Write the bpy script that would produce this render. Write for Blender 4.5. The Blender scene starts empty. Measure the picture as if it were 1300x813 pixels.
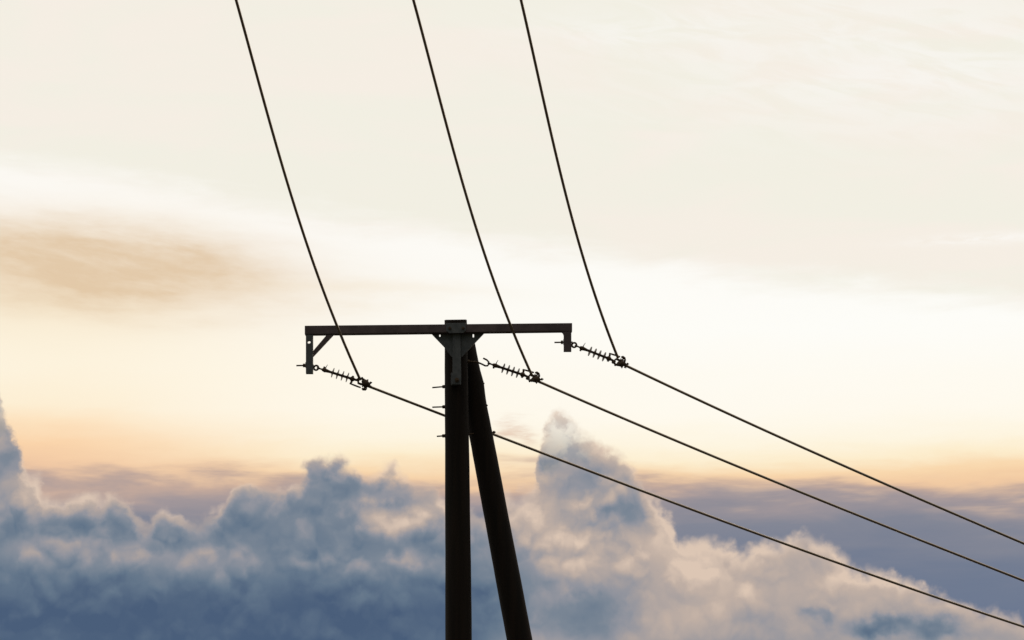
import bpy, bmesh, math, random
from mathutils import Vector, Matrix
from mathutils.geometry import tessellate_polygon

R = math.radians
scene = bpy.context.scene
col = scene.collection

# ------------------------------------------------------------------ camera
PITCH, FPX, CAM_Z = R(14.0), 3000.0, 1.7
cam_data = bpy.data.cameras.new("camera")
cam_data.sensor_width = 36.0
cam_data.lens = 36.0 * FPX / 1300.0
cam_data.clip_start, cam_data.clip_end = 0.1, 20000.0
cam = bpy.data.objects.new("camera", cam_data)
cam.location = (0, 0, CAM_Z)
cam.rotation_euler = (R(90) + PITCH, 0, 0)
col.objects.link(cam)
scene.camera = cam

scene.view_settings.view_transform = 'Standard'
scene.view_settings.look = 'None'
scene.view_settings.exposure = 0.0
scene.view_settings.gamma = 1.0
scene.view_settings.use_curve_mapping = False

# ------------------------------------------------------------------ light
SUN_AZ, SUN_EL = 9.0, 12.5            # degrees right of +Y, above the horizon: behind the bright veil
sun_data = bpy.data.lights.new("sun", 'SUN')
sun_data.energy = 0.5
sun_data.angle = R(25)
sun_data.color = (1.0, 0.78, 0.55)
sun = bpy.data.objects.new("sun", sun_data)
d = Vector((math.sin(R(SUN_AZ)) * math.cos(R(SUN_EL)), math.cos(R(SUN_AZ)) * math.cos(R(SUN_EL)), math.sin(R(SUN_EL))))
sun.rotation_euler = d.to_track_quat('Z', 'Y').to_euler()
sun.location = d * 300
col.objects.link(sun)


def at(u, v, Y):
    """world point seen at photo pixel (u, v) and standing at the depth Y"""
    x, z = (u - 650.0) / FPX, (406.5 - v) / FPX
    dy = math.cos(PITCH) - z * math.sin(PITCH)
    dz = math.sin(PITCH) + z * math.cos(PITCH)
    t = Y / dy
    return Vector((x * t, Y, CAM_Z + dz * t))


def sky_at(u, v):
    """azimuth and elevation in degrees of a sky feature"""
    p = (at(u, v, 100.0) - Vector((0, 0, CAM_Z))).normalized()
    return math.degrees(math.atan2(p.x, p.y)), math.degrees(math.asin(p.z))


K = FPX * math.pi / 180.0             # photo pixels per degree of sky


def lin(r, g, b, k=1.0):
    f = lambda c: (c / 12.92 if c <= 0.04045 else ((c + 0.055) / 1.055) ** 2.4)
    return (f(r / 255) * k, f(g / 255) * k, f(b / 255) * k, 1.0)


# ------------------------------------------------------------------ sky (world)
world = bpy.data.worlds.new("World")
scene.world = world
world.use_nodes = True
nt = world.node_tree
nt.nodes.clear()


class S:
    """a shader socket with arithmetic"""
    def __init__(self, s): self.s = s
    def __add__(self, o): return M('ADD', self, o)
    __radd__ = __add__
    def __sub__(self, o): return M('SUBTRACT', self, o)
    def __rsub__(self, o): return M('SUBTRACT', o, self)
    def __mul__(self, o): return M('MULTIPLY', self, o)
    __rmul__ = __mul__
    def __truediv__(self, o): return M('DIVIDE', self, o)


def put(inp, v):
    if isinstance(v, S): nt.links.new(v.s, inp)
    else: inp.default_value = v


def M(op, a, b=0.0, clamp=False):
    n = nt.nodes.new('ShaderNodeMath'); n.operation = op; n.use_clamp = clamp
    put(n.inputs[0], a); put(n.inputs[1], b)
    return S(n.outputs[0])


def V(op, a, b=(0, 0, 0)):
    n = nt.nodes.new('ShaderNodeVectorMath'); n.operation = op
    put(n.inputs[0], a); put(n.inputs[1], b)
    return S(n.outputs['Value'] if op in ('DOT_PRODUCT', 'LENGTH') else n.outputs['Vector'])


def sstep(a, b, x, lo=0.0, hi=1.0):
    n = nt.nodes.new('ShaderNodeMapRange'); n.interpolation_type = 'SMOOTHSTEP'
    put(n.inputs['Value'], x)
    n.inputs['From Min'].default_value, n.inputs['From Max'].default_value = a, b
    n.inputs['To Min'].default_value, n.inputs['To Max'].default_value = lo, hi
    return S(n.outputs[0])


def noise(vec, scale, detail=4.0, rough=0.5, dist=0.0, color=False):
    n = nt.nodes.new('ShaderNodeTexNoise'); n.noise_dimensions = '3D'
    put(n.inputs['Vector'], vec)
    n.inputs['Scale'].default_value = scale
    n.inputs['Detail'].default_value = detail
    n.inputs['Roughness'].default_value = rough
    n.inputs['Distortion'].default_value = dist
    return S(n.outputs['Color' if color else 'Fac'])


def mix(f, a, b):
    n = nt.nodes.new('ShaderNodeMix'); n.data_type = 'RGBA'
    put(n.inputs['Factor'], f); put(n.inputs['A' if False else 6], a); put(n.inputs[7], b)
    return S(n.outputs[2])


def ramp(f, stops, interp='EASE'):
    n = nt.nodes.new('ShaderNodeValToRGB'); cr = n.color_ramp; cr.interpolation = interp
    while len(cr.elements) < len(stops): cr.elements.new(0.5)
    for e, (p, c) in zip(cr.elements, stops): e.position = p; e.color = c
    put(n.inputs[0], f)
    return S(n.outputs[0])


def fcurve(x, pts):
    n = nt.nodes.new('ShaderNodeFloatCurve')
    c = n.mapping.curves[0]
    c.points[0].location = pts[0]; c.points[1].location = pts[-1]
    for p in pts[1:-1]: c.points.new(*p)
    n.mapping.use_clip = False
    n.mapping.update()
    put(n.inputs['Value'], x)
    return S(n.outputs[0])


tc = nt.nodes.new('ShaderNodeTexCoord')
D = V('NORMALIZE', S(tc.outputs['Generated']))
sep = nt.nodes.new('ShaderNodeSeparateXYZ'); nt.links.new(D.s, sep.inputs[0])
dx, dy, dz = (S(sep.outputs[i]) for i in range(3))
AZ = M('ARCTAN2', dx, dy) * (180 / math.pi)
EL = M('ARCSINE', dz) * (180 / math.pi)


def vec(x, y, z=0.0):
    n = nt.nodes.new('ShaderNodeCombineXYZ')
    put(n.inputs[0], x); put(n.inputs[1], y); put(n.inputs[2], z)
    return S(n.outputs[0])


P = vec(AZ, EL)


def blob(p, u, v, ru, rv):
    """soft elliptical patch of sky, 1 at its middle"""
    a, e = sky_at(u, v)
    q = V('MULTIPLY', V('SUBTRACT', p, (a, e, 0)), (K / ru * math.cos(R(e)), K / rv, 0))
    return M('POWER', 0.36788, V('DOT_PRODUCT', q, q))


def row(v, u=650): return sky_at(u, v)[1]


def erow(e, rows):
    """position 0..1 between the lowest and the highest row, for a ramp"""
    lo, hi = row(830), row(-20)
    return (e - lo) / (hi - lo)


def rowpos(v): return (row(v) - row(830)) / (row(-20) - row(830))


# noise coordinates: the direction itself (no seam), and one stretched along the horizon for streaks
streak = V('MULTIPLY', D, (1.0, 1.0, 5.0))
n_big = noise(streak, 7.0, 5, 0.55)
n_mid = noise(streak, 22.0, 6, 0.58, 0.4)
n_fine = noise(streak, 60.0, 5, 0.6, 0.5)

# 1 the high veil seen through: white above the hidden sun, peach towards the horizon
yv = EL + (n_big - 0.5) * 1.2 + (n_mid - 0.5) * 0.5
g = erow(yv, None)
left = ramp(g, [(0.0, lin(150, 140, 150)), (rowpos(625), lin(200, 170, 158)), (rowpos(604), lin(240, 199, 163)),
                (rowpos(578), lin(250, 210, 167)), (rowpos(550), lin(253, 225, 188)), (rowpos(522), lin(253, 237, 209)), (rowpos(470), lin(253, 243, 222)),
                (rowpos(410), lin(251, 241, 219)), (rowpos(330), lin(251, 243, 229)), (rowpos(255), lin(253, 250, 244)), (rowpos(200), lin(252, 249, 243)),
                (1.0, lin(248, 246, 240))], 'LINEAR')
right = ramp(g, [(0.0, lin(150, 140, 150)), (rowpos(622), lin(243, 203, 162)), (rowpos(604), lin(249, 216, 174)), (rowpos(584), lin(253, 237, 205)),
                 (rowpos(562), lin(254, 245, 224)), (rowpos(525), lin(255, 250, 238)), (rowpos(420), lin(254, 253, 248)),
                 (rowpos(300), lin(253, 251, 246)), (1.0, lin(249, 247, 241))], 'LINEAR')
skyc = mix(sstep(sky_at(40, 500)[0], sky_at(470, 500)[0], AZ), left, right)
warm = blob(P, 300, 470, 420, 75)
skyc = mix(warm * 0.45, skyc, lin(254, 243, 220))

# 2 thin grey veil over the upper part, its lower edge sloping down to the right
edge = (EL - row(215, 0) + (AZ - sky_at(0, 215)[0]) * 0.135) * K          # pixels above the edge
veil = sstep(-10.0, 42.0, edge + (n_mid - 0.5) * 60 + (n_fine - 0.5) * 16)
veil_c = mix(sstep(0.35, 0.65, noise(streak, 11.0, 4, 0.5, 0.6)), lin(241, 238, 225), lin(245, 237, 226))
skyc = mix(veil * 0.92, skyc, veil_c)
wisp = blob(P, 1180, 90, 330, 75) + blob(P, 800, 45, 120, 25) * 0.6 + blob(P, 1000, 20, 300, 40) * 0.5
wisp = M('MULTIPLY', wisp, sstep(0.36, 0.62, noise(V('MULTIPLY', vec(AZ, EL + AZ * 0.22, 0.0), (1, 4.2, 1)), 0.42, 6, 0.6, 0.8)), True)
skyc = mix(wisp * 0.6, skyc, lin(250, 248, 244))
thin = blob(P, 1260, 303, 95, 7) * sstep(0.3, 0.6, n_fine)
skyc = mix(thin * 0.8, skyc, lin(252, 249, 244))

# 3 the tan cloud on the left
nw = V('SUBTRACT', noise(streak, 16.0, 5, 0.6, 0.0, True), (0.5, 0.5, 0.5))
tw = V('ADD', P, V('MULTIPLY', nw, (2.6, 1.3, 0)))
tan = M('ADD', blob(tw, 50, 322, 190, 50) * 0.9, blob(tw, 200, 350, 170, 42) * 0.95, True)
tan = M('MULTIPLY', tan, sstep(0.18, 0.72, noise(V('MULTIPLY', vec(AZ, EL + AZ * 0.12, 0.0), (1, 3.6, 1)), 0.6, 7, 0.62, 0.15), 0.58, 1.08), True)
skyc = mix(blob(P, 90, 360, 330, 60) * 0.34, skyc, lin(240, 214, 180))
skyc = mix(tan * 0.85, skyc, lin(223, 195, 160))
skyc = mix(blob(tw, 470, 372, 160, 16) * 0.3, skyc, lin(240, 222, 192))

# 4 grey-mauve stratus behind the cumulus
n_st = noise(V('MULTIPLY', D, (1.0, 1.0, 5.5)), 15.0, 4.5, 0.52, 0.3)
n_st2 = noise(V('MULTIPLY', D, (1.0, 1.0, 6.0)), 46.0, 5, 0.6, 0.4)
st_top = sstep(sky_at(420, 600)[0], sky_at(900, 600)[0], AZ, row(598), row(592))
st_top = st_top - sstep(sky_at(1010, 600)[0], sky_at(1290, 600)[0], AZ) * (24 / K)
sd = (st_top - EL) * K + (n_st - 0.5) * 104 + (n_st2 - 0.5) * 14          # pixels below the top edge
strat = sstep(-14.0, 30.0, sd)
strat_c = ramp(sd / 200.0, [(0.0, lin(236, 198, 164)), (0.09, lin(192, 167, 155)), (0.2, lin(162, 151, 154)),
                            (0.38, lin(132, 135, 149)), (0.7, lin(112, 123, 145)), (1.0, lin(104, 118, 144))], 'LINEAR')
glow = sstep(0.44, 0.72, noise(V('MULTIPLY', D, (1.0, 1.0, 6.0)), 22.0, 4, 0.55, 0.3)) * sstep(74.0, 4.0, sd) * sstep(sky_at(640, 600)[0], sky_at(1000, 600)[0], AZ)
strat_c = mix(glow * 0.8, strat_c, lin(240, 204, 168))
skyc = mix(strat, skyc, strat_c)

# 5 the cumulus bank
scrap = M('MULTIPLY', blob(tw, 655, 542, 20, 8) + blob(tw, 674, 556, 12, 14) * 0.8, sstep(0.3, 0.6, n_fine), True)
skyc = mix(scrap * 0.7, skyc, lin(222, 190, 168))
w1 = V('SUBTRACT', noise(D, 42.0, 3, 0.5, 0.0, True), (0.5, 0.5, 0.5))
w2 = V('SUBTRACT', noise(D, 130.0, 4, 0.55, 0.0, True), (0.5, 0.5, 0.5))
pw = V('ADD', P, V('ADD', V('MULTIPLY', w1, (1.0, 0.8, 0)), V('MULTIPLY', w2, (0.5, 0.45, 0))))
sp = nt.nodes.new('ShaderNodeSeparateXYZ'); nt.links.new(pw.s, sp.inputs[0])
wa, we = S(sp.outputs[0]), S(sp.outputs[1])
outline = [(-220, 560), (-120, 520), (-60, 485), (0, 492), (17, 522), (29, 575), (50, 603), (85, 615), (120, 618), (150, 610), (163, 632), (185, 651),
           (203, 634), (222, 632), (245, 649), (278, 642), (300, 614), (322, 605), (345, 612), (372, 598), (395, 582), (418, 570),
           (440, 574), (460, 590), (485, 582), (515, 590), (548, 608), (572, 640), (605, 642), (640, 626), (676, 616), (686, 578), (699, 542),
           (712, 512), (725, 534), (748, 550), (774, 564), (802, 588), (824, 606), (846, 628), (862, 654), (872, 678), (900, 672),
           (940, 688), (975, 678), (1012, 671), (1045, 682), (1085, 705), (1130, 716), (1175, 741), (1230, 756), (1280, 768),
           (1320, 785), (1420, 800), (1560, 770)]
amin, amax, emin, emax = -20.0, 20.0, 5.0, 13.0
pts = []
for u, v in outline:
    a, e = sky_at(u, v)
    pts.append(((a - amin) / (amax - amin), (e - emin) / (emax - emin)))
top = fcurve((wa - amin) / (amax - amin), pts) * (emax - emin) + emin


def puffs(p, scale, detail):
    """rounded heads with creases between them"""
    n = nt.nodes.new('ShaderNodeTexVoronoi'); n.feature = 'F1'; n.voronoi_dimensions = '3D'
    put(n.inputs['Vector'], p)
    n.inputs['Scale'].default_value = scale; n.inputs['Detail'].default_value = detail; n.inputs['Roughness'].default_value = 0.45
    return M('MAXIMUM', 1.0 - S(n.outputs['Distance']), 0.12)


bq = V('ADD', D, V('ADD', V('MULTIPLY', w1, (0.016, 0.016, 0.016)), V('MULTIPLY', w2, (0.007, 0.007, 0.007))))
drift = (noise(D, 9.0, 4, 0.55) - 0.5) * sstep(row(770), row(1050), EL) * 40.0
side = sstep(sky_at(570, 700)[0], sky_at(700, 700)[0], AZ + drift)
puff = puffs(bq, 62.0, 1.0)
heads = puffs(V('ADD', D, V('MULTIPLY', w2, (0.009, 0.009, 0.009))), 165.0, 1.0)
h = (top - we) * K + (puff - 0.55) * (34.0 - side * 10.0) + (heads - 0.55) * 11
wispy = M('MINIMUM', blob(P, 715, 535, 40, 42) + blob(P, 540, 590, 40, 40) * 0.6 + blob(P, 660, 610, 36, 26) * 0.5 + blob(P, 0, 505, 40, 40) * 0.7, 1.0)
broken = sstep(0.62, 0.38, noise(V('MULTIPLY', bq, (1.4, 1.4, 1.0)), 88.0, 4, 0.55))
cum = sstep(-8.0, 16.0, h - wispy * 3.0) * (1.0 - wispy * (0.25 + broken * 0.55))

lw = V('ADD', P, V('ADD', V('MULTIPLY', w1, (1.5, 1.1, 0)), V('MULTIPLY', w2, (0.7, 0.5, 0))))
low = sstep(row(695), row(780), EL)
light = 0.46 + side * 0.36 - low * (0.40 - side * 0.26)
for u, v, ru, rv, w in [
        (0, 560, 36, 60, 0.0), (75, 618, 75, 26, 0.26), (30, 632, 60, 26, 0.20), (40, 700, 30, 30, 0.14), (215, 645, 40, 16, 0.28), (100, 668, 100, 24, -0.14), (95, 684, 42, 12, 0.20),
        (240, 722, 190, 22, 0.12), (310, 672, 70, 24, -0.10), (420, 632, 44, 36, -0.14), (200, 708, 130, 14, 0.12), (345, 618, 40, 14, 0.12), (450, 690, 80, 30, -0.08),
        (485, 600, 60, 18, 0.20), (505, 657, 60, 18, 0.60), (520, 711, 26, 12, 0.30), (30, 740, 60, 14, -0.05), (390, 705, 60, 24, -0.10),
        (722, 575, 30, 34, -0.22), (800, 640, 46, 34, -0.38), (706, 600, 32, 22, -0.20), (665, 650, 36, 26, 0.12), (852, 640, 16, 40, 0.12),
        (720, 655, 40, 16, -0.10), (650, 750, 40, 50, -0.26), (740, 775, 60, 32, -0.34), (830, 690, 60, 24, 0.10), (680, 800, 40, 26, 0.05), (820, 790, 60, 20, 0.05),
        (985, 720, 70, 30, -0.12), (1000, 684, 60, 10, 0.16), (1120, 795, 34, 12, -0.50), (1040, 782, 18, 10, -0.30), (1190, 798, 30, 12, -0.40),
        (1080, 722, 60, 16, 0.12), (920, 740, 60, 30, 0.08), (960, 790, 50, 24, -0.12), (1060, 745, 210, 44, 0.16), (890, 720, 40, 40, 0.10), (890, 790, 60, 24, 0.08), (848, 640, 20, 44, 0.14)]:
    light = light + blob(lw, u, v, ru, rv) * w
# relief: the puffs are brighter on the side that faces the sun
toward = Vector((math.sin(R(SUN_AZ)) * 0.8, 0, 1)).normalized() * 0.0042
puff2 = puffs(V('ADD', bq, tuple(toward)), 62.0, 1.0)
calm = 1.0 - low * 0.55
light = light + ((puff - puff2) * 0.42 + (noise(bq, 32.0, 3.0, 0.5) - 0.5) * 0.32 + (puff - 0.5) * 0.14 + (heads - 0.55) * 0.08) * calm
rim = sstep(32.0, 0.0, h)
light = M('ADD', light, rim * sstep(sky_at(560, 600)[0], sky_at(680, 600)[0], AZ, 0.40, 0.22) + sstep(12.0, 0.0, h) * 0.10, True)
cum_c = ramp(light, [(0.0, lin(74, 94, 122)), (0.2, lin(100, 118, 138)), (0.4, lin(124, 135, 149)), (0.55, lin(146, 148, 157)),
                     (0.7, lin(170, 161, 159)), (0.85, lin(192, 175, 164)), (1.0, lin(220, 198, 180))], 'LINEAR')
skyc = mix(cum, skyc, cum_c)

# 6 the clear dusk sky away from the cloud: Nishita, with the cloud cover thinning out to the sides and behind
nish = nt.nodes.new('ShaderNodeTexSky')
nish.sky_type = 'NISHITA'; nish.sun_disc = False
nish.sun_elevation = R(3.0); nish.sun_rotation = R(SUN_AZ)
bg_n = nt.nodes.new('ShaderNodeBackground'); nt.links.new(nish.outputs[0], bg_n.inputs[0]); bg_n.inputs[1].default_value = 0.05
bg_c = nt.nodes.new('ShaderNodeBackground'); nt.links.new(skyc.s, bg_c.inputs[0]); bg_c.inputs[1].default_value = 1.0
cover = sstep(-0.35, 0.75, V('DOT_PRODUCT', D, (0.0, math.cos(R(16)), math.sin(R(16)))))
cover = M('MAXIMUM', cover, sstep(0.25, 0.8, dz) * 0.6)
ms = nt.nodes.new('ShaderNodeMixShader')
nt.links.new(cover.s, ms.inputs[0]); nt.links.new(bg_n.outputs[0], ms.inputs[1]); nt.links.new(bg_c.outputs[0], ms.inputs[2])
out = nt.nodes.new('ShaderNodeOutputWorld'); nt.links.new(ms.outputs[0], out.inputs[0])


# ------------------------------------------------------------------ materials
def material(name, base, rough, metallic=0.0, grain=None, bump=0.0, second=None, stretch=(1, 1, 1)):
    m = bpy.data.materials.new(name); m.use_nodes = True
    t = m.node_tree; b = t.nodes['Principled BSDF']
    b.inputs['Roughness'].default_value = rough
    b.inputs['Metallic'].default_value = metallic
    b.inputs['Base Color'].default_value = (*base, 1)
    if grain:
        tcn = t.nodes.new('ShaderNodeTexCoord'); mp = t.nodes.new('ShaderNodeMapping'); mp.inputs['Scale'].default_value = stretch
        nz = t.nodes.new('ShaderNodeTexNoise'); nz.inputs['Scale'].default_value = grain; nz.inputs['Detail'].default_value = 7
        t.links.new(tcn.outputs['Object'], mp.inputs[0]); t.links.new(mp.outputs[0], nz.inputs['Vector'])
        cr = t.nodes.new('ShaderNodeValToRGB')
        cr.color_ramp.elements[0].position, cr.color_ramp.elements[1].position = 0.35, 0.68
        cr.color_ramp.elements[0].color = (*base, 1); cr.color_ramp.elements[1].color = (*(second or base), 1)
        t.links.new(nz.outputs['Fac'], cr.inputs[0]); t.links.new(cr.outputs[0], b.inputs['Base Color'])
        if bump:
            bp = t.nodes.new('ShaderNodeBump'); bp.inputs['Strength'].default_value = bump; bp.inputs['Distance'].default_value = 0.01
            t.links.new(nz.outputs['Fac'], bp.inputs['Height']); t.links.new(bp.outputs[0], b.inputs['Normal'])
    return m


WOOD = material('creosoted_wood', (0.008, 0.0045, 0.0025), 0.95, 0, 14, 0.5, (0.022, 0.012, 0.007), (1, 1, 0.06))
STEEL = material('weathered_steel', (0.115, 0.086, 0.092), 0.7, 0.1, 9, 0.1, (0.18, 0.135, 0.14))
ZINC = material('galvanised_steel', (0.105, 0.115, 0.125), 0.6, 0.1, 14, 0.1, (0.165, 0.175, 0.185))
RUST = material('weathered_fitting', (0.10, 0.065, 0.040), 0.7, 0.3, 60, 0.1, (0.16, 0.10, 0.06))
GLAZE = material('brown_polymer', (0.085, 0.045, 0.025), 0.4, 0)
WIRE = material('aluminium_conductor', (0.46, 0.37, 0.29), 0.34, 0.95, 3, 0.0, (0.56, 0.47, 0.39))
GROUND = material('rough_pasture', (0.020, 0.018, 0.010), 0.95, 0, 0.6, 0.4, (0.045, 0.038, 0.022))


# ------------------------------------------------------------------ mesh helpers
def link(name, bm, mat, parent=None, smooth=True, bevel=0.0):
    bmesh.ops.recalc_face_normals(bm, faces=bm.faces[:])
    me = bpy.data.meshes.new(name); bm.to_mesh(me); bm.free()
    me.materials.append(mat)
    if smooth:
        for p in me.polygons: p.use_smooth = True
        me.set_sharp_from_angle(angle=R(40))
    o = bpy.data.objects.new(name, me); col.objects.link(o)
    if bevel:
        md = o.modifiers.new('bevel', 'BEVEL'); md.width = bevel; md.segments = 2; md.limit_method = 'ANGLE'
    if parent:
        o.parent = parent
        root = parent
        off = Vector((0, 0, 0))
        while root: off += root.location; root = root.parent
        for v in me.vertices: v.co -= off
    return o


def tube(bm, path, rad, seg=12, cap=True):
    """round bar along a list of points; rad is one radius or one per point"""
    n = len(path); rad = rad if isinstance(rad, (list, tuple)) else [rad] * n
    rings = []
    ref = None
    for i, p in enumerate(path):
        t = (path[min(i + 1, n - 1)] - path[max(i - 1, 0)]).normalized()
        if ref is None:
            ref = t.orthogonal().normalized()
        ref = (ref - t * ref.dot(t)).normalized()
        b = t.cross(ref)
        rings.append([bm.verts.new(p + (ref * math.cos(a) + b * math.sin(a)) * rad[i])
                      for a in (2 * math.pi * k / seg for k in range(seg))])
    for r0, r1 in zip(rings, rings[1:]):
        for k in range(seg):
            bm.faces.new((r0[k], r0[(k + 1) % seg], r1[(k + 1) % seg], r1[k]))
    if cap:
        bm.faces.new(rings[0][::-1]); bm.faces.new(rings[-1])
    return rings


def box(bm, a, b):
    x0, y0, z0 = a; x1, y1, z1 = b
    v = [bm.verts.new((x, y, z)) for x in (x0, x1) for y in (y0, y1) for z in (z0, z1)]
    for f in ((0, 1, 3, 2), (4, 6, 7, 5), (0, 4, 5, 1), (2, 3, 7, 6), (0, 2, 6, 4), (1, 5, 7, 3)):
        bm.faces.new([v[i] for i in f])


def plate(bm, outer, holes, y0, y1):
    """flat steel cut to an outline in the XZ plane, with holes, from depth y0 to y1"""
    loops = [outer] + holes
    flat = [Vector((x, 0, z)) for lp in loops for x, z in lp]
    tris = tessellate_polygon([[Vector((x, z, 0)) for x, z in lp] for lp in loops])
    f = [bm.verts.new((p.x, y0, p.z)) for p in flat]
    k = [bm.verts.new((p.x, y1, p.z)) for p in flat]
    for t in tris:
        try:
            bm.faces.new([f[i] for i in t]); bm.faces.new([k[i] for i in reversed(t)])
        except ValueError:
            pass
    i0 = 0
    for lp in loops:
        n = len(lp)
        for j in range(n):
            a, b = i0 + j, i0 + (j + 1) % n
            bm.faces.new((f[a], f[b], k[b], k[a]))
        i0 += n


def circle(x, z, r, n=16):
    return [(x + r * math.cos(2 * math.pi * i / n), z + r * math.sin(2 * math.pi * i / n)) for i in range(n)]


def torus(bm, c, axis, R0, r, n=28, seg=10):
    axis = axis.normalized(); u = axis.orthogonal().normalized(); w = axis.cross(u)
    rings = []
    for i in range(n):
        a = 2 * math.pi * i / n; rd = u * math.cos(a) + w * math.sin(a)
        rings.append([bm.verts.new(c + rd * (R0 + r * math.cos(2 * math.pi * j / seg)) + axis * r * math.sin(2 * math.pi * j / seg)) for j in range(seg)])
    for i in range(n):
        for j in range(seg):
            bm.faces.new((rings[i][j], rings[(i + 1) % n][j], rings[(i + 1) % n][(j + 1) % seg], rings[i][(j + 1) % seg]))


def nut(bm, p, axis, r, t):
    tube(bm, [p - axis * t / 2, p + axis * t / 2], r, 6)


def empty(name, loc, label, cat, group=None):
    o = bpy.data.objects.new(name, None); col.objects.link(o)
    o.location = loc; o.empty_display_size = 0.2
    tag(o, label, cat, group)
    return o


def tag(o, label, cat, group=None):
    o['label'] = label; o['category'] = cat
    if group: o['group'] = group


random.seed(4)

# ------------------------------------------------------------------ ground
bm = bmesh.new()
N = 60
gv = {}
for i in range(N + 1):
    for j in range(N + 1):
        sx, sy = (i / N * 2 - 1), (j / N * 2 - 1)
        x, y = math.copysign(abs(sx) ** 3, sx) * 6000, math.copysign(abs(sy) ** 3, sy) * 6000 + 20
        rr = math.hypot(x, y - 15)
        z = 0.25 * math.sin(x * 0.05) * math.cos(y * 0.043) * min(1, rr / 60)
        gv[i, j] = bm.verts.new((x, y, z - 0.02))
for i in range(N):
    for j in range(N):
        bm.faces.new((gv[i, j], gv[i + 1, j], gv[i + 1, j + 1], gv[i, j + 1]))
g_o = link('ground', bm, GROUND)
g_o['kind'] = 'structure'

# ------------------------------------------------------------------ the pole
YP = 30.0
top_p, low_p = at(578.5, 406.5, YP), at(582.6, 813, YP)
axis_d = (low_p - top_p) / (top_p.z - low_p.z)
foot = top_p + axis_d * (top_p.z + 0.0)
pole = empty('utility_pole', (foot.x, foot.y, 0.0), 'dark wooden power pole with leaning strut and steel crossarm, silhouetted against the clouds', 'power pole')


def log(a, b, ra, rb, seed, knots=()):
    """weathered round timber from a (top) to b (foot), slightly uneven"""
    rnd = random.Random(seed)
    bm = bmesh.new()
    n, seg = 70, 28
    ph = [rnd.uniform(0, 6.28) for _ in range(8)]
    t = (b - a).normalized(); u = Vector((1, 0, 0)); u = (u - t * u.dot(t)).normalized(); w = t.cross(u)
    L = (b - a).length
    rings = []
    for i in range(n + 1):
        f = (i / n) ** 1.3
        c = a + (b - a) * f
        r = ra + (rb - ra) * f
        ring = []
        for k in range(seg):
            an = 2 * math.pi * k / seg
            rr = r * (1 + 0.008 * math.sin(3 * an + ph[0] + f * 5) + 0.007 * math.sin(7 * an + ph[1] + f * 11)
                      + 0.006 * math.sin(f * L * 4.3 + ph[2] + math.sin(an + ph[3])) + 0.006 * rnd.uniform(-1, 1))
            for kf, ka, kw, kh in knots:
                rr += kh * math.exp(-((f * L - kf) / kw) ** 2) * max(0, math.cos(an - ka)) ** 3
            ring.append(bm.verts.new(c + (u * math.cos(an) + w * math.sin(an)) * rr))
        rings.append(ring)
    for r0, r1 in zip(rings, rings[1:]):
        for k in range(seg):
            bm.faces.new((r0[k], r0[(k + 1) % seg], r1[(k + 1) % seg], r1[k]))
    for v in rings[0]: v.co.z += (v.co.y - a.y) * 0.25
    cap = [bm.verts.new(v.co + (a - v.co) * 0.12 - t * 0.006) for v in rings[0]]
    for k in range(seg):
        bm.faces.new((rings[0][(k + 1) % seg], rings[0][k], cap[k], cap[(k + 1) % seg]))
    bm.faces.new(cap[::-1]); bm.faces.new(rings[-1])
    return bm


link('pole_shaft', log(top_p, foot - Vector((0, 0, 0.4)), 0.147, 0.198, 1), WOOD, pole)

YS = 30.29
s_top, s_low = at(588.6, 437.6, YS), at(659.7, 813, YS)
sd_ = (s_low - s_top); s_foot = s_top + sd_ * ((s_top.z + 0.3) / (s_top.z - s_low.z))
link('strut', log(s_top, s_foot, 0.150, 0.180, 2, [(0.56, 0.0, 0.13, 0.016)]), WOOD, pole)


# ------------------------------------------------------------------ crossarm
Y0, Y1 = 29.72, 29.82


def xz(u, v, Y=Y0):
    p = at(u, v, Y); return (p.x, p.z)


bm = bmesh.new()
plate(bm, [xz(386.8, 413.6), xz(726.4, 410.2), xz(726.4, 420.4), xz(386.8, 424.6)], [], Y0, Y1)
arm = link('crossarm', bm, STEEL, pole, False, 0.006)

bm = bmesh.new()
hole = circle(*xz(392.2, 434.2), 0.021)
plate(bm, [xz(388.2, 425.0), xz(397.3, 425.0), xz(397.3, 474.2), xz(388.2, 474.2)], [hole], 29.725, 29.78)
br = link('end_bracket', bm, ZINC, arm, False, 0.003); br['label'] = 'long drop bracket with a round hole'
bm = bmesh.new()
plate(bm, [xz(397.6, 445.2), xz(414.8, 424.9), xz(423.6, 424.8), xz(397.6, 452.6)], [], 29.73, 29.765)
link('diagonal_brace', bm, STEEL, arm, False)

bm = bmesh.new()
plate(bm, [xz(712.4, 420.9), xz(725.4, 420.7), xz(725.4, 446.0), xz(715.6, 446.0), xz(715.6, 425.4), xz(714.6, 422.6)], [], 29.725, 29.78)
br = link('end_bracket', bm, STEEL, arm, False, 0.003); br['label'] = 'short drop bracket'

# gusset under the beam: two slots let the sky through beside the pole
bm = bmesh.new()
sl = lambda u, v, w, hh: [xz(u - w, v - hh), xz(u + w, v - hh), xz(u + w, v + hh), xz(u - w, v + hh)]
plate(bm, [xz(547.5, 422.3), xz(614.5, 421.8), xz(599.5, 437.5), xz(586.5, 451.5), xz(573.0, 451.5), xz(565.5, 441.0)],
      [sl(558.2, 424.6, 0.8, 1.5), sl(600.8, 424.7, 0.9, 2.1)], 29.79, 29.815)
link('gusset_plate', bm, ZINC, arm, False, 0.002)
bm = bmesh.new()
plate(bm, [xz(566.5, 411.0), xz(591.5, 410.7), xz(591.5, 420.5), xz(588, 423.4), xz(570, 423.6), xz(566.5, 420.7)], [], 29.695, 29.717)
link('saddle_plate', bm, ZINC, arm, False, 0.004)

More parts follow.
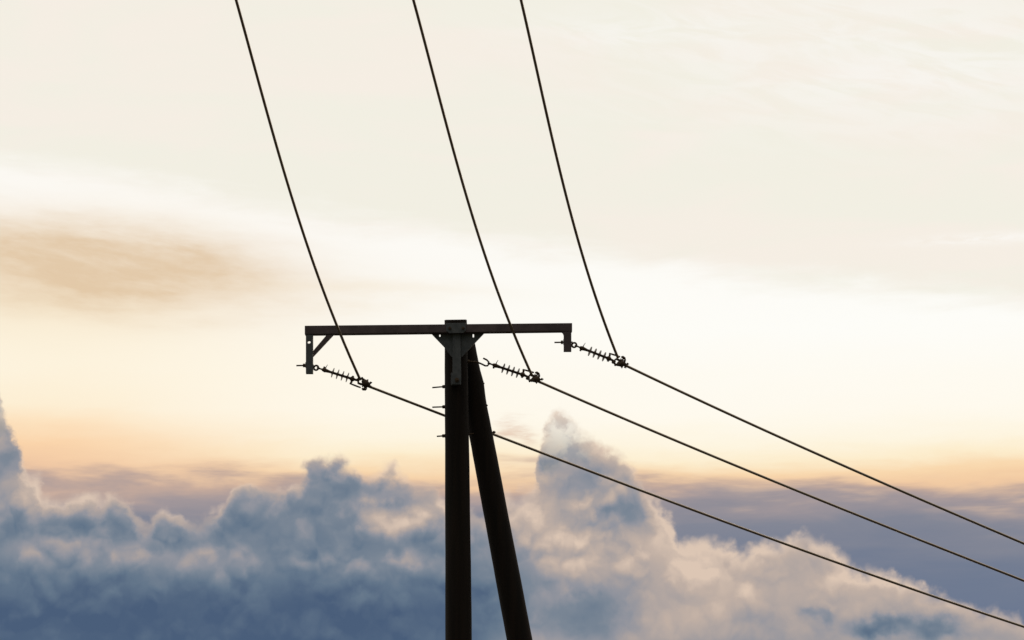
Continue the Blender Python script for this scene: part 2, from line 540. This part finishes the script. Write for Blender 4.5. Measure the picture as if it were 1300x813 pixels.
bm = bmesh.new()
plate(bm, [xz(574.6, 423.2, 29.75), xz(584.6, 423.2, 29.75), xz(585.4, 488.2, 29.75), xz(574.4, 488.2, 29.75)], [], 29.75, 29.785)
box(bm, (xz(575.5, 0)[0], 29.785, xz(0, 487)[1]), (xz(584, 0)[0], 29.86, xz(0, 472)[1]))
strap = link('strap', bm, ZINC, pole, False, 0.004)
bm = bmesh.new()
c = at(580, 482.8, 29.75)
nut(bm, c + Vector((0, -0.012, 0)), Vector((0, 1, 0)), 0.030, 0.024)
tube(bm, [c + Vector((0, -0.05, 0)), c], 0.013)
link('bolt', bm, RUST, strap)
for u in (571.0, 588.0):
    bm = bmesh.new(); c = at(u, 417, 29.695)
    nut(bm, c + Vector((0, -0.009, 0)), Vector((0, 1, 0)), 0.020, 0.018)
    tube(bm, [c + Vector((0, -0.03, 0)), c], 0.010)
    link('bolt', bm, RUST, arm)

# three through-bolts that tie the strut to the pole
for (u0, v0, un), (u1, v1) in (((549.0, 492.3, 563.2), (614.8, 486.9)), ((549.0, 517.2, 563.2), (619.0, 514.9)), ((554.8, 554.2, 563.0), (629.0, 548.9))):
    bm = bmesh.new()
    a, b = at(u0, v0, 29.98), at(u1, v1, 30.29)
    ax = (b - a).normalized()
    tube(bm, [a, b], 0.0095)
    f = (un - u0) / (u1 - u0)
    nut(bm, a + (b - a) * f, ax, 0.022, 0.03)
    nut(bm, b - ax * 0.022, ax, 0.018, 0.022)
    tube(bm, [a + (b - a) * (f + 0.03), a + (b - a) * (f + 0.04)], 0.034, 4)
    link('through_bolt', bm, RUST, pole)

# eye bolts on the two brackets
for (ua, ub, v, un, uc, vc) in ((376.2, 397.5, 464.0, 386.0, 401.3, 467.2), (703.8, 726, 434.6, 713.4, 728.9, 438.3)):
    bm = bmesh.new()
    ye = 29.80
    a, b = at(ua, v + 0.4, ye), at(ub, v, ye)
    ax = (b - a).normalized()
    tube(bm, [a, b + ax * 0.01], 0.010)
    nut(bm, at(un, v + 0.2, ye), ax, 0.024, 0.028)
    box(bm, tuple(at(un + 1.7, v + 3.0, ye) + Vector((0, -0.03, 0))), tuple(at(un + 2.6, v - 3.2, ye) + Vector((0, 0.03, 0))))
    c = at(uc, vc, ye)
    torus(bm, c, Vector((0.15, 1, 0.0)), 0.030, 0.0130)
    link('eye_bolt', bm, RUST, arm)

# pigtail hook bolt for the middle phase
bm = bmesh.new()
yh = 30.0
path = [(592, 459.2), (600, 459.4), (606.5, 460.2), (612, 462.6), (616, 464.6), (618.8, 464.6), (620.6, 462.6), (620.4, 459.8), (618.0, 457.2), (613.5, 455.0)]
tube(bm, [at(u, v, yh) for u, v in path], 0.0115)
nut(bm, at(595, 459.3, yh), Vector((1, 0, 0)), 0.024, 0.02)
link('pigtail_hook', bm, RUST, pole)


# ------------------------------------------------------------------ insulator strings
def string_parts(root):
    X = Vector((1, 0, 0)); Z = Vector((0, 0, 1)); Yv = Vector((0, 1, 0))
    bm = bmesh.new()                                    # socket at the pole end
    torus(bm, Vector((0.0, 0, 0)), Z, 0.020, 0.008, 18, 8)
    tube(bm, [X * 0.018, X * 0.045, X * 0.050, X * 0.085, X * 0.105, X * 0.135], [0.010, 0.012, 0.020, 0.030, 0.024, 0.020])
    tube(bm, [X * 0.068 - Z * 0.045, X * 0.068], [0.012, 0.016], 8)
    sock = link('end_fitting', bm, RUST, root)
    bm = bmesh.new()
    tube(bm, [X * 0.086 + Z * 0.018, X * 0.090 + Z * 0.05, X * 0.100 + Z * 0.085], [0.008, 0.005, 0.003], 8)
    link('arcing_horn', bm, RUST, root)
    bm = bmesh.new()                                    # rod
    tube(bm, [X * 0.135, X * 0.16, X * 0.44], [0.020, 0.017, 0.017])
    link('core_rod', bm, GLAZE, root)
    for s in (0.190, 0.258, 0.326, 0.394):
        bm = bmesh.new()
        r = 0.066
        prof = [(-0.014, 0.014), (-0.008, 0.024), (-0.0005, r * 0.7), (0.0015, r), (0.0075, r), (0.0095, r * 0.7), (0.014, 0.026), (0.020, 0.014)]
        rings = [[bm.verts.new((s + px, pr * math.cos(2 * math.pi * k / 28), pr * math.sin(2 * math.pi * k / 28))) for k in range(28)] for px, pr in prof]
        for r0, r1 in zip(rings, rings[1:]):
            for k in range(28):
                bm.faces.new((r0[k], r0[(k + 1) % 28], r1[(k + 1) % 28], r1[k]))
        link('shed', bm, GLAZE, root)
    bm = bmesh.new()                                    # line end fitting
    tube(bm, [X * 0.435, X * 0.445, X * 0.462, X * 0.49, X * 0.50], [0.017, 0.028, 0.032, 0.026, 0.016])
    tube(bm, [X * 0.467 - Z * 0.042, X * 0.468 + Z * 0.05], [0.015, 0.014], 8)
    link('end_fitting', bm, RUST, root)
    bm = bmesh.new()                                    # racket horn: post and bar over the clamp
    tube(bm, [X * 0.468 + Z * 0.02, X * 0.464 + Z * 0.058, X * 0.450 + Z * 0.072], [0.013, 0.014, 0.006], 8)
    tube(bm, [X * 0.450 + Z * 0.070, X * 0.50 + Z * 0.073, X * 0.56 + Z * 0.077, X * 0.605 + Z * 0.078], [0.009, 0.012, 0.012, 0.011], 8)
    tube(bm, [X * 0.622 + Z * 0.082, X * 0.640 + Z * 0.090, X * 0.672 + Z * 0.082, X * 0.690 + Z * 0.066], [0.010, 0.019, 0.018, 0.006], 8)
    tube(bm, [X * 0.655 + Z * 0.03, X * 0.652 + Z * 0.082], [0.012, 0.009], 8)
    link('arcing_horn', bm, RUST, root)
    bm = bmesh.new()                                    # clevis between the string and the clamp
    tube(bm, [X * 0.495, X * 0.53 - Z * 0.006, X * 0.545 - Z * 0.018], [0.016, 0.018, 0.020], 8)
    for yy in (-0.022, 0.022):
        tube(bm, [X * 0.545 - Z * 0.012 + Yv * yy, X * 0.560 + Z * 0.030 + Yv * yy, X * 0.600 + Z * 0.032 + Yv * yy, X * 0.64 + Z * 0.02 + Yv * yy], 0.0100, 8)
        tube(bm, [X * 0.545 - Z * 0.020 + Yv * yy, X * 0.580 - Z * 0.045 + Yv * yy, X * 0.62 - Z * 0.040 + Yv * yy], 0.0085, 8)
    tube(bm, [X * 0.545 - Z * 0.018 - Yv * 0.035, X * 0.545 - Z * 0.018 + Yv * 0.035], 0.021, 10)
    tube(bm, [X * 0.585 - Z * 0.046 - Yv * 0.035, X * 0.585 - Z * 0.046 + Yv * 0.035], 0.014, 6)
    link('clevis', bm, RUST, root)
    bm = bmesh.new()                                    # clamp body
    tube(bm, [X * 0.600 - Z * 0.030, X * 0.62 - Z * 0.018, X * 0.655, X * 0.69 + Z * 0.006, X * 0.715 - Z * 0.004], [0.020, 0.036, 0.046, 0.034, 0.016], 10)
    cl = link('tension_clamp', bm, RUST, root)
    for ang, ln, xo in ((20, 0.078, 0.675), (68, 0.070, 0.660), (-35, 0.070, 0.675), (-75, 0.068, 0.655), (-112, 0.062, 0.632), (110, 0.066, 0.645)):
        bm = bmesh.new()
        dr = X * math.cos(R(ang)) + Z * math.sin(R(ang))
        o = X * xo + Yv * random.uniform(-0.03, 0.03)
        tube(bm, [o, o + dr * ln], 0.0075, 8)
        nut(bm, o + dr * (ln - 0.022), dr, 0.017, 0.016)
        link('clamp_bolt', bm, RUST, cl)


def place(root, a, b, spin):
    x = (b - a).normalized()
    z = Vector((0, 0, 1)); z = (z - x * z.dot(x)).normalized(); y = z.cross(x)
    m = Matrix((x, y, z)).transposed().to_4x4()
    root.matrix_world = Matrix.Translation(a) @ m @ Matrix.Rotation(spin, 4, 'X') @ Matrix.Scale((b - a).length / 0.655, 4)


def copy_tree(o, parent=None):
    c = o.copy(); col.objects.link(c)
    if parent: c.parent = parent
    for ch in list(o.children): copy_tree(ch, c)
    return c


proto = empty('insulator_string', (0, 0, 0), '', 'insulator', 'tension insulator strings under the crossarm')
string_parts(proto)
hang = [((404.6, 467.8, 29.80), (464.4, 486.8, 29.95), R(178), 'slender ribbed insulator string hung from the long braced bracket, horn bar underneath'),
        ((621.3, 461.8, 30.00), (680.5, 481.6, 30.15), R(-4), 'ribbed insulator string on the open pigtail hook beside the pole'),
        ((732.0, 439.6, 29.80), (789.2, 461.8, 29.95), R(3), 'ribbed insulator string hung from the short bracket without a brace')]
clamps = []
roots = [proto, copy_tree(proto), copy_tree(proto)]
next(c for c in proto.children if c.name == 'arcing_horn').rotation_euler.x = math.pi    # its spike stands up although the racket hangs below
for o, (a, b, spin, lab) in zip(roots, hang):
    pa, pb = at(*a), at(*b)
    place(o, pa, pb, spin)
    o['label'] = lab
    clamps.append((pa + (pb - pa) * 0.945, pb))


# ------------------------------------------------------------------ conductors
def fit(pts, deg):
    """least squares y(x) for a few measured points"""
    n = deg + 1
    A = [[sum(x ** (i + j) for x, _ in pts) for j in range(n)] + [sum(y * x ** i for x, y in pts)] for i in range(n)]
    for i in range(n):
        p = max(range(i, n), key=lambda r: abs(A[r][i])); A[i], A[p] = A[p], A[i]
        for r in range(n):
            if r != i:
                f = A[r][i] / A[i][i]
                A[r] = [a - f * b for a, b in zip(A[r], A[i])]
    c = [A[i][n] / A[i][i] for i in range(n)]
    return lambda x: sum(k * x ** i for i, k in enumerate(c))


def extend(pts, length, step=1.0):
    """carry the wire on past the frame with the same gentle sag"""
    k = len(pts) - 1
    d1 = (pts[k] - pts[k - 4]).normalized(); d0 = (pts[k - 8] - pts[k - 12]).normalized()
    gap = (pts[k] - pts[k - 8]).length
    bend = (d1 - d0) / gap
    p, dd = pts[k].copy(), d1.copy()
    out_ = []
    for _ in range(int(length / step)):
        dd = (dd + bend * step * 0.6).normalized(); p = p + dd * step; out_.append(p.copy())
    return pts + out_


def conductor(pts, label, group, r=0.0178):
    bm = bmesh.new()
    tube(bm, pts, r, 14)
    o = link('power_cable', bm, WIRE)
    c0 = pts[0].copy()
    for v in o.data.vertices: v.co -= c0
    o.location = c0
    tag(o, label, 'cable', group)
    return o


up = [([(300, 0), (306.2, 25), (350.6, 183), (361.0, 220), (396.6, 330), (410.6, 370), (458.4, 484.5)],
       'cable climbing from the leftmost clamp, crossing the beam near its braced end'),
      ([(525, 0), (531.3, 25), (573.0, 182), (584.0, 220), (617.6, 330), (631.5, 370), (676.2, 478.5)],
       'cable climbing from the clamp beside the pole, crossing the beam right of the pole'),
      ([(661.5, 0), (667.0, 25), (702.0, 181), (711.8, 220), (741.5, 330), (753.3, 370), (785.4, 456.6)],
       'cable climbing from the clamp beyond the short bracket, clear of the beam')]
dn = [([(466, 490.2), (515, 508.8), (564, 527.0), (623, 550.2), (770, 606.8), (805, 619.8), (970, 680.8), (1022, 699.6), (1240, 776.0), (1300, 796)],
       'cable descending behind the pole and strut, lowest of the three over the clouds'),
      ([(683, 484.2), (970, 606.0), (1012, 623.4), (1240, 714.0), (1300, 737.6)],
       'cable descending from the clamp beside the pole, in the middle of three'),
      ([(793, 463.6), (970, 546.2), (1022, 569.6), (1240, 664.8), (1300, 690.3)],
       'cable descending from the clamp beyond the short bracket, highest of three')]
for i in range(3):
    cw, cb = clamps[i]
    pts_, lab = up[i]
    f = fit([(v, u) for u, v in pts_], 3)
    v0 = pts_[-1][1]
    line = [cw]
    for k in range(0, 61):
        v = v0 - 2 + (-8 - v0) * (k / 60.0)
        line.append(at(f(v), v, cw.y - 0.78 * (v0 - v) / 97.0))
    line = line[1:]
    conductor(extend(line, 24), lab, 'cables rising out of the picture')
    pts_, lab = dn[i]
    f = fit(pts_, 3)
    u0 = pts_[0][0]
    line = [cb]
    for k in range(0, 46):
        u = u0 + (1310 - u0) * k / 45.0
        line.append(at(u, f(u), cb.y + 0.03 + 0.5 * (u - u0) / 97.0))
    conductor(extend(line, 40), lab, 'cables running down to the right')
